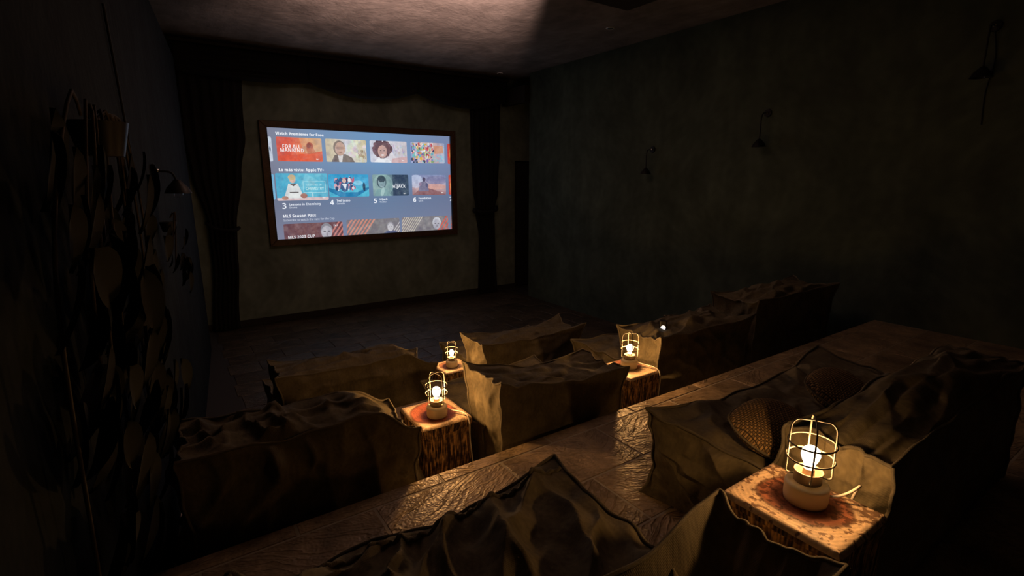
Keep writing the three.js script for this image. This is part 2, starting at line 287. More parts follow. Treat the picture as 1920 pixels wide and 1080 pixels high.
{
  const s = thing('projection_screen', 'glowing projection screen with film thumbnails in a dark wooden frame', 'screen', [2.538, 1.869, FW]);
  const W = 2.664, Hh = 1.462;
  const map = screenCanvas();
  M.picture = new THREE.MeshStandardMaterial({ color: 0x050505, roughness: 0.9, emissive: 0xffffff, emissiveMap: map, emissiveIntensity: SCREEN_GLOW });
  const pg = new THREE.BoxGeometry(W, Hh, 0.012); const pic = part('screen_backing', pg, M.black, s); pic.position.z = 0.018;
  const pp = part('screen_picture', new THREE.PlaneGeometry(W, Hh), M.picture, s, 'bright blue-grey menu of film and sports thumbnails'); pp.position.z = 0.025;
  const rail = (len, wd) => { // mitred moulding, long outside edge at y = wd
    const sh = new THREE.Shape(); sh.moveTo(-len / 2, 0); sh.lineTo(len / 2, 0); sh.lineTo(len / 2 + wd, wd); sh.lineTo(-len / 2 - wd, wd); sh.closePath();
    const g = new THREE.ExtrudeGeometry(sh, { depth: 0.035, bevelEnabled: true, bevelThickness: 0.012, bevelSize: 0.01, bevelOffset: -0.01, bevelSegments: 2 }); return metreUV(g);
  };
  const wd = 0.082;
  for (const [len, x, y, a] of [[W, 0, Hh / 2, 0], [W, 0, -Hh / 2, Math.PI], [Hh, W / 2, 0, -Math.PI / 2], [Hh, -W / 2, 0, Math.PI / 2]]) {
    const r = part('frame_rail', rail(len, wd), M.darkWood, s); r.position.set(x, y, 0.013); r.rotation.z = a;
    const lip = part('inner_lip', new THREE.BoxGeometry(len, 0.014, 0.03), M.black, s); lip.position.set(x + (a && Math.abs(a) < 2 ? -Math.sign(a) * -0.004 : 0), y + (a === 0 ? 0.004 : a > 2 ? -0.004 : 0), 0.04); lip.rotation.z = a;
  }
}

// ---------------------------------------------------------------- drapery round the screen
function curtain(profile, z, label) {   // profile: [y, x0, x1, depth]
  const rows = 60, cols = 96, pos = [], idx = [];
  const at = y => { let k = 0; while (k < profile.length - 2 && y < profile[k + 1][0]) k++; const [a, b] = [profile[k], profile[k + 1]], t = smooth(0, 1, clamp((a[0] - y) / (a[0] - b[0]))); return [1, 2, 3].map(i => mixn(a[i], b[i], t)); };
  const yt = profile[0][0], yb = profile[profile.length - 1][0];
  for (let j = 0; j <= rows; j++) {
    const y = mixn(yt, yb, j / rows), [x0, x1, dp] = at(y);
    for (let i = 0; i < cols; i++) {
      const a = i / cols * Math.PI * 2, s = 0.5 - 0.5 * Math.cos(a), f = Math.sin(a) > 0 ? 1 : 0;
      const pl = f * Math.sin(s * 6.2832 * 6 + 0.8 * N3(s * 3, y * 0.8, x0)) * dp * 0.45;
      pos.push(mixn(x0, x1, s) + 0.012 * N3(s * 5, y * 2, 9), y, z + Math.sin(a) * dp + pl);
    }
  }
  for (let j = 0; j < rows; j++) for (let i = 0; i < cols; i++) { const n = (i + 1) % cols, a = j * cols + i, b = j * cols + n; idx.push(a, a + cols, b, b, a + cols, b + cols); }
  for (let i = 1; i < cols - 1; i++) idx.push(0, i, i + 1, rows * cols, rows * cols + i + 1, rows * cols + i);
  const g = new THREE.BufferGeometry(); g.setAttribute('position', new THREE.Float32BufferAttribute(pos, 3)); g.setIndex(idx); g.computeVertexNormals(); return metreUV(g);
}
{
  const a = thing('curtain', 'black floor-length curtain tied back by the end of the left wall', 'curtain', [0, 0, 0], 0, 'black curtains beside the screen');
  part('drape', curtain([[3.4, 0.28, 0.99, 0.044], [2.5, 0.29, 0.95, 0.046], [2.0, 0.33, 0.87, 0.046], [1.34, 0.44, 0.75, 0.046], [0.9, 0.43, 0.72, 0.044], [0.012, 0.36, 0.66, 0.044]], -7.39), M.drape, a);
  part('tieback', tube([[0.42, 1.4, -7.38], [0.5, 1.34, -7.27], [0.7, 1.31, -7.27], [0.77, 1.33, -7.38]], 0.022, 20, 8), M.drape, a);
  const b = thing('curtain', 'black floor-length curtain tied back between the screen and the doorway', 'curtain', [0, 0, 0], 0, 'black curtains beside the screen');
  part('drape', curtain([[3.4, 4.2, 4.8, 0.044], [2.5, 4.22, 4.77, 0.046], [1.75, 4.25, 4.74, 0.046], [1.42, 4.29, 4.66, 0.046], [1.0, 4.34, 4.66, 0.046], [0.012, 4.32, 4.71, 0.044]], -7.39), M.drape, b);
  part('tieback', tube([[4.7, 1.48, -7.38], [4.62, 1.43, -7.27], [4.34, 1.41, -7.27], [4.24, 1.45, -7.36]], 0.024, 20, 8), M.drape, b);
  const kn = new THREE.SphereGeometry(0.045, 14, 10); kn.translate(4.245, 1.43, -7.33); part('tassel', kn, M.drape, b);
  const v = thing('swag_valance', 'black draped valance hanging in swags under the ceiling above the screen', 'valance');
  const swag = (x0, x1, top, cusp, low) => {
    const nx = 40, ny = 22, pos = [], idx = [];
    for (const side of [0, 1]) for (let j = 0; j <= ny; j++) for (let i = 0; i <= nx; i++) {
      const u = i / nx, t = j / ny, sagg = 4 * u * (1 - u), bottom = mixn(cusp, low, sagg), y = mixn(top, bottom, t);
      const fold = 0.035 * Math.sin(t * 22) * sagg * t; pos.push(mixn(x0, x1, u), y, side ? -7.315 : -7.26 + fold + 0.05 * sagg * Math.sin(t * 3.1));
    }
    const S = (nx + 1) * (ny + 1), q = (a, b, c, d) => idx.push(a, b, c, b, d, c);
    for (let j = 0; j < ny; j++) for (let i = 0; i < nx; i++) { const a = j * (nx + 1) + i; q(a, a + nx + 1, a + 1, a + nx + 2); q(S + a, S + a + 1, S + a + nx + 1, S + a + nx + 2); }
    for (let i = 0; i < nx; i++) { const a = ny * (nx + 1) + i; q(a, S + a, a + 1, S + a + 1); q(i, i + 1, S + i, S + i + 1); }
    for (let j = 0; j < ny; j++) { const a = j * (nx + 1), b = a + nx; q(a, S + a, a + nx + 1, S + a + nx + 1); q(b, b + nx + 1, S + b, S + b + nx + 1); }
    const g = new THREE.BufferGeometry(); g.setAttribute('position', new THREE.Float32BufferAttribute(pos, 3)); g.setIndex(idx); g.computeVertexNormals(); return metreUV(g);
  };
  for (const [x0, x1, c, l] of [[0.28, 1.75, 3.16, 3.12], [1.75, 3.28, 3.17, 3.03], [3.28, 4.84, 3.17, 3.02]]) part('swag', swag(x0, x1, 3.47, c, l), M.drape, v);
  part('valance_board', boxAt(0.26, 4.85, 3.47, 3.5, -7.46, -7.2), M.beam, v);
}

// ---------------------------------------------------------------- canvas bean-bag sofas
// one stuffed block: six panels that meet in sharp seams; pos() gives a point for normalised coordinates
function block(o) {
  const { w, h, d, puff = 0.03, ear = 0.02, wr = 0.01, lean = 0, sag = 0, sd = 1, jit = 0.022, n = 34, fold = 0, tilt = 0, flare = 0, toe = 0, topPuff = puff, sagPow = 2, inset = 0, slump = 0, bowl = 0 } = o;
  const noiseAt = (x, y, z, k) => N3(x * 3.1 + sd * 3.7, y * 3.1 + k * 9.1, z * 3.1 + sd * 1.3);
  const pos = (x, y, z, nx, ny, nz) => {
    let px = x * w / 2, py = (y + 1) / 2 * h, pz = z * d / 2;
    const c = Math.pow(Math.abs(x * y * z), 3) * ear, up = (y + 1) / 2;
    px += Math.sign(x) * c; py += y > 0 ? c * 1.2 : 0; pz += Math.sign(z) * c;
    // seams drawn in between the corners
    const draw = 0.35 * puff;
    px -= Math.sign(x) * draw * Math.abs(x) * (1 - z * z); pz -= Math.sign(z) * draw * Math.abs(z) * (1 - x * x) * 0.6;
    const face = [nx, ny, nz], ab = nx ? [y, z] : ny ? [x, z] : [x, y];
    const bul = (1 - ab[0] * ab[0]) * (1 - ab[1] * ab[1]);
    const mask = (1 - Math.pow(Math.abs(ab[0]), 10)) * (1 - Math.pow(Math.abs(ab[1]), 10));
    // creases: warped ridges, fanning out of seams
    const qx = px + sd * 2.3, qy = py + sd, qz = pz - sd * 1.7;
    let s, t; if (nx) { s = qz; t = qy; } else if (ny) { s = qx; t = qz; } else { s = qx; t = qy; }
    const ws = 0.10 * N3(s * 3, t * 3, sd * 5.1), wt = 0.10 * N3(s * 3, t * 3, sd * 8.3);
    const ridge = (a, f, k) => { const v = Math.sin(((s + ws) * Math.cos(a) + (t + wt) * Math.sin(a)) * f + k); return Math.pow(1 - Math.abs(v), 2.2); };
    const amp1 = 0.5 + N3(s * 2.2, t * 2.2, sd + 20), amp2 = 0.5 + N3(s * 2.6, t * 2.6, sd + 31);
    let wv = wr * (amp1 * ridge(0.5 + sd, 16, 1) + amp2 * ridge(2.0 + sd * 0.7, 21, 2) + 0.9 * N3(s * 6, t * 6, sd) + 0.4 * N3(s * 15, t * 15, sd));
    if (fold && ny > 0) { // deep folds of slack cloth that run across the block from the far seam
      const k = (s + 0.16 * N3(s * 2, t * 2.2, sd + 3) + 0.3 * t) * 21 + sd;
      wv += fold * (Math.pow(1 - Math.abs(Math.sin(k)), 1.3) * (0.6 + 0.7 * N3(s * 2.5, t * 3, 55 + sd)) + 0.5 * Math.pow(1 - Math.abs(Math.sin(k * 0.61 + t * 9)), 2));
    }
    const flat = ny < 0 ? 0 : 1, D = ((ny > 0 ? topPuff : puff) * bul + wv * mask) * flat;
    px += face[0] * D; py += face[1] * D; pz += face[2] * D;
    py -= sag * up * (1 - Math.pow(Math.abs(x), sagPow)) * (1 - z * z * 0.5);
    px *= 1 - flare * (1 - up); if (toe) pz -= toe * Math.pow(1 - up, 1.3) * clamp(0.5 - z / 2);
    const j = jit * up;
    px += j * noiseAt(x, y, z, 1); py += j * noiseAt(x, y, z, 2); pz += j * noiseAt(x, y, z, 3);
    if (bowl) py -= bowl * up * (1 - Math.pow(Math.abs(x), 8)) * (1 - Math.pow(z, 4));
    if (slump) py -= slump * up * smooth(0.55, 1, x);
    pz += lean * up * h; py += tilt * x * up;
    return [px, Math.max(py, 0.002), pz];
  };
  const geos = [], P = [];
  for (const [nx, ny, nz] of [[1, 0, 0], [-1, 0, 0], [0, 1, 0], [0, -1, 0], [0, 0, 1], [0, 0, -1]]) {
    const p = [], uv = [], idx = [];
    for (let i = 0; i <= n; i++) for (let k = 0; k <= n; k++) {
      const a = i / n * 2 - 1, b = k / n * 2 - 1, q = nx ? [nx, a, b] : ny ? [a, ny, b] : [a, b, nz], r = pos(...q, nx, ny, nz);
      p.push(...r); uv.push(nx ? r[2] : r[0], ny ? r[2] : r[1]);
    }
    const flip = nx + ny + nz > 0 ? (ny ? 1 : 0) : (ny ? 0 : 1);
    for (let i = 0; i < n; i++) for (let k = 0; k < n; k++) { const a = i * (n + 1) + k, b = a + n + 1; flip !== (nx ? 0 : ny ? 0 : 1) ? idx.push(a, a + 1, b, b, a + 1, b + 1) : idx.push(a, b, a + 1, b, b + 1, a + 1); }
    const g = new THREE.BufferGeometry(); g.setAttribute('position', new THREE.Float32BufferAttribute(p, 3)); g.setAttribute('uv', new THREE.Float32BufferAttribute(uv, 2)); g.setIndex(idx); g.computeVertexNormals(); geos.push(g);
  }
  // raised, slightly frayed seams along the twelve edges that show
  const seam = [];
  const edge = f => { const pts = []; for (let i = 0; i <= 26; i++) { const t = i / 26 * 2 - 1, q = f(t), l = Math.hypot(...q), r = pos(...q, 0, 1, 0); pts.push(new THREE.Vector3(r[0] + q[0] / l * 0.004 + 0.003 * N3(i * 0.9, sd, 1), r[1] + 0.003 + 0.003 * N3(i * 0.8, sd, 7), r[2] + q[2] / l * 0.004 + 0.003 * N3(i * 0.7, sd, 4))); } seam.push(tube(pts, 0.0055, 52, 5)); };
  for (const s of [-1, 1]) { edge(t => [t, 1, s]); edge(t => [s, 1, t]); for (const z of [-1, 1]) edge(t => [s, t, z]); }
  if (inset) { const pts = []; for (let i = 0; i <= 90; i++) { const t = i / 90 * 1.96 - 0.98, r = pos(t, 1, -inset, 0, 1, 0); pts.push(new THREE.Vector3(r[0], r[1] + 0.003 + 0.004 * Math.sin(i * 1.9), r[2] + 0.004 * Math.cos(i * 1.9))); } seam.push(tube(pts, 0.007, 270, 6)); }
  return { body: mergeGeometries(geos), seam: mergeGeometries(seam) };
}
function sofa(o) {
  const { x0, x1, zf, zb, y, seatH, backH, backD, label, sd, seatX1 = x1 } = o, w = x1 - x0, sw = seatX1 - x0;
  const s = thing('bean_bag_sofa', label, 'sofa', [(x0 + x1) / 2, y, zb], 0, 'canvas bean-bag sofas facing the screen');
  const sdp = (zb - backD * 0.55) - zf;
  const seat = block({ w: sw - 0.012, h: seatH, d: sdp, sd, puff: 0.035, ear: 0.03, wr: 0.014, ...o.seat });
  const sm = part('seat', seat.body, M.canvas, s); sm.position.set((seatX1 - x1) / 2, 0, -(zb - zf) + sdp / 2);
  part('seam', seat.seam, M.seam, sm);
  const back = block({ w, h: backH, d: backD, sd: sd + 0.5, puff: 0.03, ear: 0.035, wr: 0.014, ...o.back });
  const bm = part('backrest', back.body, M.canvas, s); bm.position.z = -backD / 2;
  part('seam', back.seam, M.seam, bm);
  return s;
}
const W3 = 0.73;
sofa({ x0: -0.07, x1: 1.03, seatX1: 0.94, zf: -1.14, zb: -0.37, y: T3, seatH: 0.285, backH: 0.39, backD: 0.25, sd: 2.1, seat: { fold: 0.07, sag: 0.04, n: 120, wr: 0.016, ear: 0.02, inset: 0.86 }, back: { n: 70, wr: 0.022, puff: 0.015, topPuff: 0, bowl: 0.15, tilt: 0.012, ear: 0.02 }, label: 'khaki canvas bean-bag sofa with a deeply creased empty seat' });
sofa({ x0: 1.42, x1: 2.68, zf: -1.14, zb: -0.41, y: T3, seatH: 0.31, backH: 0.49, backD: 0.25, sd: 3.4, seat: { n: 80, wr: 0.024, sag: 0.04, fold: 0.03 }, back: { n: 60, wr: 0.016, ear: 0, topPuff: 0.07, toe: 0.16 }, label: 'khaki canvas bean-bag sofa holding two woven cushions' });
sofa({ x0: 1.18, x1: 1.955, zf: -2.62, zb: -1.82, y: T2, seatH: 0.33, backH: 0.57, backD: 0.3, sd: 4.6, back: { n: 56, wr: 0.012, puff: 0.022, sag: 0.04, tilt: -0.042, ear: 0.025, flare: 0.025 }, label: 'canvas bean-bag sofa between two lamp stumps on the middle tier' });
sofa({ x0: -0.05, x1: 0.76, zf: -2.62, zb: -1.85, y: T2, seatH: 0.33, backH: 0.63, backD: 0.3, sd: 5.3, back: { n: 80, wr: 0.04, sag: 0.02, slump: 0.13, ear: 0.02 }, label: 'crumpled canvas bean-bag sofa between the left wall and a red-topped lamp stump' });
sofa({ x0: 2.45, x1: 3.4, zf: -2.75, zb: -1.97, y: T2, seatH: 0.33, backH: 0.55, backD: 0.3, sd: 6.7, back: { n: 56, wr: 0.024, sag: -0.03 }, label: 'canvas bean-bag sofa with a small black gadget on top near the right wall' });
sofa({ x0: 0.5, x1: 1.545, zf: -4.2, zb: -3.4, y: 0, seatH: 0.36, backH: 0.66, backD: 0.3, sd: 7.9, back: { n: 60, wr: 0.03, sag: 0, slump: 0.13 }, label: 'canvas bean-bag sofa in the front row on the left wall side of its lamp stump' });
sofa({ x0: 2.08, x1: 3.1, zf: -4.25, zb: -3.45, y: 0, seatH: 0.36, backH: 0.56, backD: 0.3, sd: 8.8, back: { n: 50, wr: 0.02, ear: 0.05 }, label: 'canvas bean-bag sofa in the front row on the doorway side of its lamp stump' });

sofa({ x0: 3.5, x1: 4.65, zf: -2.75, zb: -1.97, y: T2, seatH: 0.36, backH: 0.64, backD: 0.32, sd: 9.7, back: { n: 50, wr: 0.022, sag: -0.03 }, label: 'unlit canvas bean-bag sofa against the right wall on the middle tier' });

// woven cushions
const wovenTex = tex(512, (u, v) => { const a = Math.floor(u * 32), b = Math.floor(v * 32), fu = u * 32 - a, fv = v * 32 - b, e = Math.min(fu, 1 - fu, fv, 1 - fv), k = (a + b) % 2; const t = (k ? 0.78 : 0.56) * (e < 0.1 ? 0.45 : 1) + 0.08 * N3(a * 1.7, b * 1.3, 2); return [t, t * 0.86, t * 0.64]; }, true, 4);
const wovenBump = tex(512, (u, v) => { const a = Math.floor(u * 32), b = Math.floor(v * 32), fu = u * 32 - a, fv = v * 32 - b; return (a + b) % 2 ? Math.sin(fu * 3.14) : Math.sin(fv * 3.14); }, false, 4);
M.woven = new THREE.MeshStandardMaterial({ color: new THREE.Color().setRGB(0.8, 0.72, 0.58), map: wovenTex, bumpMap: wovenBump, bumpScale: 0.002, roughness: 0.85 });
function cushionGeometry(w, h, t, sd) {
  const n = 30, geos = [];
  for (const side of [1, -1]) {
    const p = [], uv = [], idx = [];
    for (let j = 0; j <= n; j++) for (let i = 0; i <= n; i++) {
      const a0 = i / n * 2 - 1, b0 = j / n * 2 - 1, a = a0 * Math.sqrt(1 - b0 * b0 * 0.36), b = b0 * Math.sqrt(1 - a0 * a0 * 0.36), k = Math.pow((1 - a0 * a0) * (1 - b0 * b0), 0.45);
      const x = a * w / 2, y = b * h / 2;
      p.push(x, y, side * (k * t / 2 + 0.008 * N3(x * 12, y * 12, sd + side) * k)); uv.push(x, y);
    }
    for (let j = 0; j < n; j++) for (let i = 0; i < n; i++) { const a = j * (n + 1) + i; side > 0 ? idx.push(a, a + 1, a + n + 1, a + 1, a + n + 2, a + n + 1) : idx.push(a, a + n + 1, a + 1, a + 1, a + n + 1, a + n + 2); }
    const g = new THREE.BufferGeometry(); g.setAttribute('position', new THREE.Float32BufferAttribute(p, 3)); g.setAttribute('uv', new THREE.Float32BufferAttribute(uv, 2)); g.setIndex(idx); g.computeVertexNormals(); geos.push(g);
  }
  return mergeGeometries(geos);
}
function cushion(x, y, z, rx, ry, rz, sd, label) {
  const c = thing('woven_cushion', label, 'cushion', [x, y, z], 0, 'woven cushions on the bean-bag sofa');
  const w = 0.3, h = 0.23, t = 0.11, g = part('cover', cushionGeometry(w, h, t, sd), M.woven, c); g.rotation.set(rx, ry, rz, 'YXZ');
  const pts = []; for (let i = 0; i < 48; i++) { const a = i / 48 * 4, k = Math.floor(a), f = (a - k) * 2 - 1, q = [[f, -1], [1, f], [-f, 1], [-1, -f]][k], A = q[0] * Math.sqrt(1 - q[1] * q[1] * 0.36), B = q[1] * Math.sqrt(1 - q[0] * q[0] * 0.36); pts.push(new THREE.Vector3(A * w / 2, B * h / 2, 0)); }
  const pipe = part('piping', tube(pts, 0.004, 96, 5, true), M.seam, g); return pipe;
}
cushion(1.6, 1.135, -0.80, -1.2, -0.1, 0.05, 3, 'woven check cushion at the lamp end of the canvas sofa');
cushion(2.08, 1.145, -0.80, -1.15, 0.1, -0.05, 4, 'woven check cushion farther along the canvas sofa from the lamp');

// ---------------------------------------------------------------- wooden stump tables
const barkTex = tex([512, 512], (u, v) => {
  const f = tile2(u, v * 0.12, 60, 41) * 0.9 + tile2(u, v * 0.35, 26, 42) * 0.7 + tile2(u, v, 30, 43) * 0.35, t = clamp(0.42 + 0.85 * f);
  return [mixn(0.22, 0.92, t), mixn(0.15, 0.74, t), mixn(0.10, 0.52, t)];
}, true, 2.6);
const barkBump = tex([512, 512], (u, v) => 0.5 + 0.5 * (tile2(u, v * 0.12, 60, 41) * 0.8 + tile2(u, v * 0.35, 26, 42) * 0.6 + tile2(u, v, 40, 44) * 0.3), false, 2.6);
M.bark = new THREE.MeshStandardMaterial({ color: 0xffffff, map: barkTex, bumpMap: barkBump, bumpScale: 0.012, roughness: 0.75 });
function endGrain(cx, cy, heart, pale, red, stain, sd) {
  return tex(512, (u, v) => {
    const x = u - cx, y = v - cy, a = Math.atan2(y, x), r = Math.hypot(x, y) * (1 + 0.10 * N3(Math.cos(a) * 1.4 + sd, Math.sin(a) * 1.4, 1)) + 0.012 * N3(u * 9, v * 9, sd);
    const ring = 0.5 + 0.5 * Math.sin(r * 150 + 3 * N3(r * 8, a, sd)), h = 1 - smooth(heart - 0.03, heart + 0.03, r), rim = Math.exp(-Math.pow((r - heart) / 0.022, 2));
    const fine = 0.5 + 0.5 * N3(u * 60, v * 60, sd) , grainy = 0.5 + 0.6 * fbm(u * 12, v * 12, sd + 4, 4);
    let t = 0.82 + 0.08 * ring + 0.22 * (grainy - 0.5) + 0.1 * (fine - 0.5), c = [0, 1, 2].map(i => mixn(pale[i], red[i], h * 0.9) * t * (1 - 0.3 * rim));
    const st = stain * smooth(0.5, 0.62, 0.5 + 0.75 * fbm(u * 18 + 3, v * 18, sd + 9, 5) + 0.10 * (u - 0.5) * 2) * smooth(0.12, 0.3, r);
    c = c.map((q, i) => mixn(q, [0.2, 0.1, 0.06][i], st));
    return c;
  }, true, 1);
}
function stump(x0, x1, z0, z1, y0, y1, look, label, sd) {
  const w = x1 - x0, d = z1 - z0, h = y1 - y0, s = thing('stump_table', label, 'side table', [(x0 + x1) / 2, y0, (z0 + z1) / 2], 0, 'square-cut wooden stump tables');
  const n = 26, m = 24, pos = [], uv = [], idx = [], R = 0.012;
  const per = 4 * n, ringAt = (k, inset) => { const side = Math.floor(k / n) % 4, f = (k % n) / n * 2 - 1, a = w / 2 - inset, b = d / 2 - inset; return [[f * a, b], [a, -f * b], [-f * a, -b], [-a, f * b]][side]; };
  for (let j = 0; j <= m; j++) for (let k = 0; k <= per; k++) {
    const t = j / m, y = t * (h - R), [x, z] = ringAt(k, 0), nearTop = 1 - smooth(0.86, 1, t), c = Math.max(Math.abs(x) / w, Math.abs(z) / d) * 2, ang = Math.atan2(z, x);
    const g = -0.010 * nearTop * Math.pow(0.5 + 0.5 * N3(Math.cos(ang) * 9 + sd, y * 2.5, Math.sin(ang) * 9), 1) - 0.004 * nearTop * N3(x * 40, y * 8, z * 40 + sd) ;
    const rd = 1 + g / (w / 2), corner = 1 - 0.02 * Math.pow(Math.abs(x * z) / (w * d / 4), 6);
    pos.push(x * rd * corner, y, z * rd * corner); uv.push(k / per * 2 * (w + d), y);
  }
  for (let j = 0; j < m; j++) for (let k = 0; k < per; k++) { const a = j * (per + 1) + k, b = a + per + 1; idx.push(a, b, a + 1, a + 1, b, b + 1); }
  const g = new THREE.BufferGeometry(); g.setAttribute('position', new THREE.Float32BufferAttribute(pos, 3)); g.setAttribute('uv', new THREE.Float32BufferAttribute(uv, 2)); g.setIndex(idx.reverse()); g.computeVertexNormals();
  const body = part('block', g, M.bark, s); body.material.side = THREE.DoubleSide;
  const tp = [], tu = [], ti = []; // sawn top with a chamfered rim
  const rings = [[0, h], [0.35, h], [0.7, h], [0.9, h], [1, h, R * 0.7], [1, h - R]];
  rings.forEach(([f, y, ins]) => { for (let k = 0; k <= per; k++) { const [x, z] = ringAt(k, ins === undefined ? (y < h ? 0 : R * 0.7) : ins), corner = 1 - 0.02 * Math.pow(Math.abs(x * z) / (w * d / 4), 6); const X = x * f * corner, Z = z * f * corner; tp.push(X, y + (f > 0 && f < 0.95 ? 0.0015 * N3(X * 20, Z * 20, sd) : 0), Z); tu.push(X / w + 0.5, Z / d + 0.5); } });
  for (let j = 0; j < rings.length - 1; j++) for (let k = 0; k < per; k++) { const a = j * (per + 1) + k, b = a + per + 1; ti.push(a, b, a + 1, a + 1, b, b + 1); }
  const tg = new THREE.BufferGeometry(); tg.setAttribute('position', new THREE.Float32BufferAttribute(tp, 3)); tg.setAttribute('uv', new THREE.Float32BufferAttribute(tu, 2)); tg.setIndex(ti); tg.computeVertexNormals();
  const map = endGrain(...look, sd);
  part('sawn_top', tg, new THREE.MeshStandardMaterial({ map, color: 0xffffff, roughness: 0.55, side: THREE.DoubleSide, bumpMap: map, bumpScale: 0.0015 }), s, 'sawn end grain with growth rings');
  return s;
}
const PALE = [0.98, 0.86, 0.72], RED = [0.80, 0.42, 0.30];
stump(1.09, 1.335, -0.66, -0.372, T3, 1.171, [0.55, 0.5, 0.36, PALE, [0.85, 0.52, 0.38], 0.55], 'wooden stump table with a mottled, stained top beside the sofa with cushions', 1.5);
stump(0.845, 1.108, -2.24, -1.963, T2, 0.838, [0.45, 0.5, 0.42, PALE, RED, 0.2], 'wooden stump table with a dark red heart, beside the crumpled sofa on the middle tier', 2.5);
stump(2.065, 2.33, -2.12, -1.845, T2, 0.838, [0.6, 0.35, 0.3, PALE, [0.78, 0.48, 0.36], 0.15], 'wooden stump table with a pale top beside the sofa that carries the black gadget', 3.5);
stump(1.725, 1.99, -3.77, -3.497, 0, 0.405, [0.4, 0.45, 0.3, PALE, [0.85, 0.58, 0.44], 0.1], 'wooden stump table standing between the two front-row sofas', 4.5);

// ---------------------------------------------------------------- cage lamps
const baseProfile = [[0, 0], [0.046, 0], [0.051, 0.003], [0.0525, 0.012], [0.0525, 0.047], [0.050, 0.054], [0.043, 0.057], [0.034, 0.0575], [0, 0.0575]].map(p => new THREE.Vector2(...p));
const collarProfile = [[0.031, 0.056], [0.033, 0.058], [0.033, 0.082], [0.035, 0.085], [0.0345, 0.088], [0.0315, 0.088], [0.030, 0.080], [0.030, 0.06], [0, 0.06]].map(p => new THREE.Vector2(...p));
const bulbProfile = [[0, 0.092], [0.012, 0.092], [0.0125, 0.100], [0.014, 0.108], [0.019, 0.118], [0.0225, 0.130], [0.021, 0.142], [0.015, 0.151], [0.007, 0.1555], [0, 0.1565]].map(p => new THREE.Vector2(...p));
function cageLamp(x, y, z, turn, cordPts, label, power = 1) {
  const l = thing('cage_lamp', label, 'lamp', [x, y, z], turn, 'lit cage lamps on stump tables');
  l.scale.setScalar(0.94);
  part('base', new THREE.LatheGeometry(baseProfile, 48), M.cream, l);
  part('collar', new THREE.LatheGeometry(collarProfile, 40), M.collar, l);
  const sock = new THREE.CylinderGeometry(0.0135, 0.016, 0.034, 24); sock.translate(0, 0.077, 0); part('socket', sock, M.collar, l);
  const cage = part('cage_ring', new THREE.TorusGeometry(0.0555, 0.0022, 8, 64), M.wire, l); cage.rotation.x = Math.PI / 2; cage.position.y = 0.124;
  const c2 = part('cage_ring', new THREE.TorusGeometry(0.0555, 0.0022, 8, 64), M.wire, l); c2.rotation.x = Math.PI / 2; c2.position.y = 0.166;
  for (const a of [0, Math.PI / 2]) {
    const r = 0.052, top = 0.232 - (a ? 0.004 : 0), pts = [[-0.034, 0.072, 0], [-0.047, 0.0725, 0], [-r, 0.076, 0], [-r, 0.1, 0], [-r, 0.15, 0], [-r, 0.19, 0], [-r * 0.95, 0.211, 0], [-r * 0.72, 0.225, 0], [-r * 0.35, top - 0.001, 0], [0, top, 0]];
    const all = [...pts, ...pts.slice(0, -1).reverse().map(([X, Y, Z]) => [-X, Y, Z])];
    const hoop = part('cage_hoop', tube(all, 0.0023, 110, 8), M.wire, l); hoop.rotation.y = a;
  }
  part('bulb', new THREE.LatheGeometry(bulbProfile, 32), M.bulb, l, 'small glowing globe bulb');
  const p = new THREE.PointLight(LAMP_COLOR, LAMP_POWER * power, 0, 2); p.position.set(0, 0.128, 0); p.castShadow = true; p.shadow.radius = 0.7; p.shadow.bias = -0.002; l.add(p);
  if (cordPts) { const inv = new THREE.Matrix4(); l.updateMatrixWorld(true); inv.copy(l.matrixWorld).invert(); part('power_cord', tube(cordPts.map(q => new THREE.Vector3(...q).applyMatrix4(inv)), 0.0038, 70, 7), M.cable, l); }
  return l;
}
cageLamp(1.226, 1.172, -0.515, 0.56, [[1.265, 1.182, -0.495], [1.283, 1.186, -0.468], [1.298, 1.206, -0.445], [1.322, 1.216, -0.437], [1.346, 1.19, -0.45], [1.354, 1.1, -0.47], [1.356, 0.9, -0.48], [1.36, 0.775, -0.47], [1.37, 0.7645, -0.44]], 'lit cage lamp on the stump between the creased sofa and the cushioned sofa', OLD_BULB);
cageLamp(0.966, 0.839, -2.06, 0.2, [[1.012, 0.864, -2.07], [1.035, 0.857, -2.04], [1.068, 0.856, -1.985], [1.078, 0.845, -1.957], [1.085, 0.72, -1.955], [1.1, 0.56, -1.95], [1.1, 0.43, -1.93], [1.1, 0.404, -1.9]], 'lit cage lamp on the red-hearted stump of the middle tier');
cageLamp(2.20, 0.839, -1.985, 1.0, [[2.252, 0.864, -1.99], [2.272, 0.857, -1.96], [2.29, 0.856, -1.87], [2.298, 0.84, -1.838], [2.296, 0.7, -1.832], [2.285, 0.55, -1.838], [2.28, 0.43, -1.83], [2.28, 0.404, -1.8]], 'lit cage lamp on the pale-topped stump near the right wall');
cageLamp(1.845, 0.406, -3.615, 0.3, null, 'lit cage lamp on the front-row stump nearest the screen');

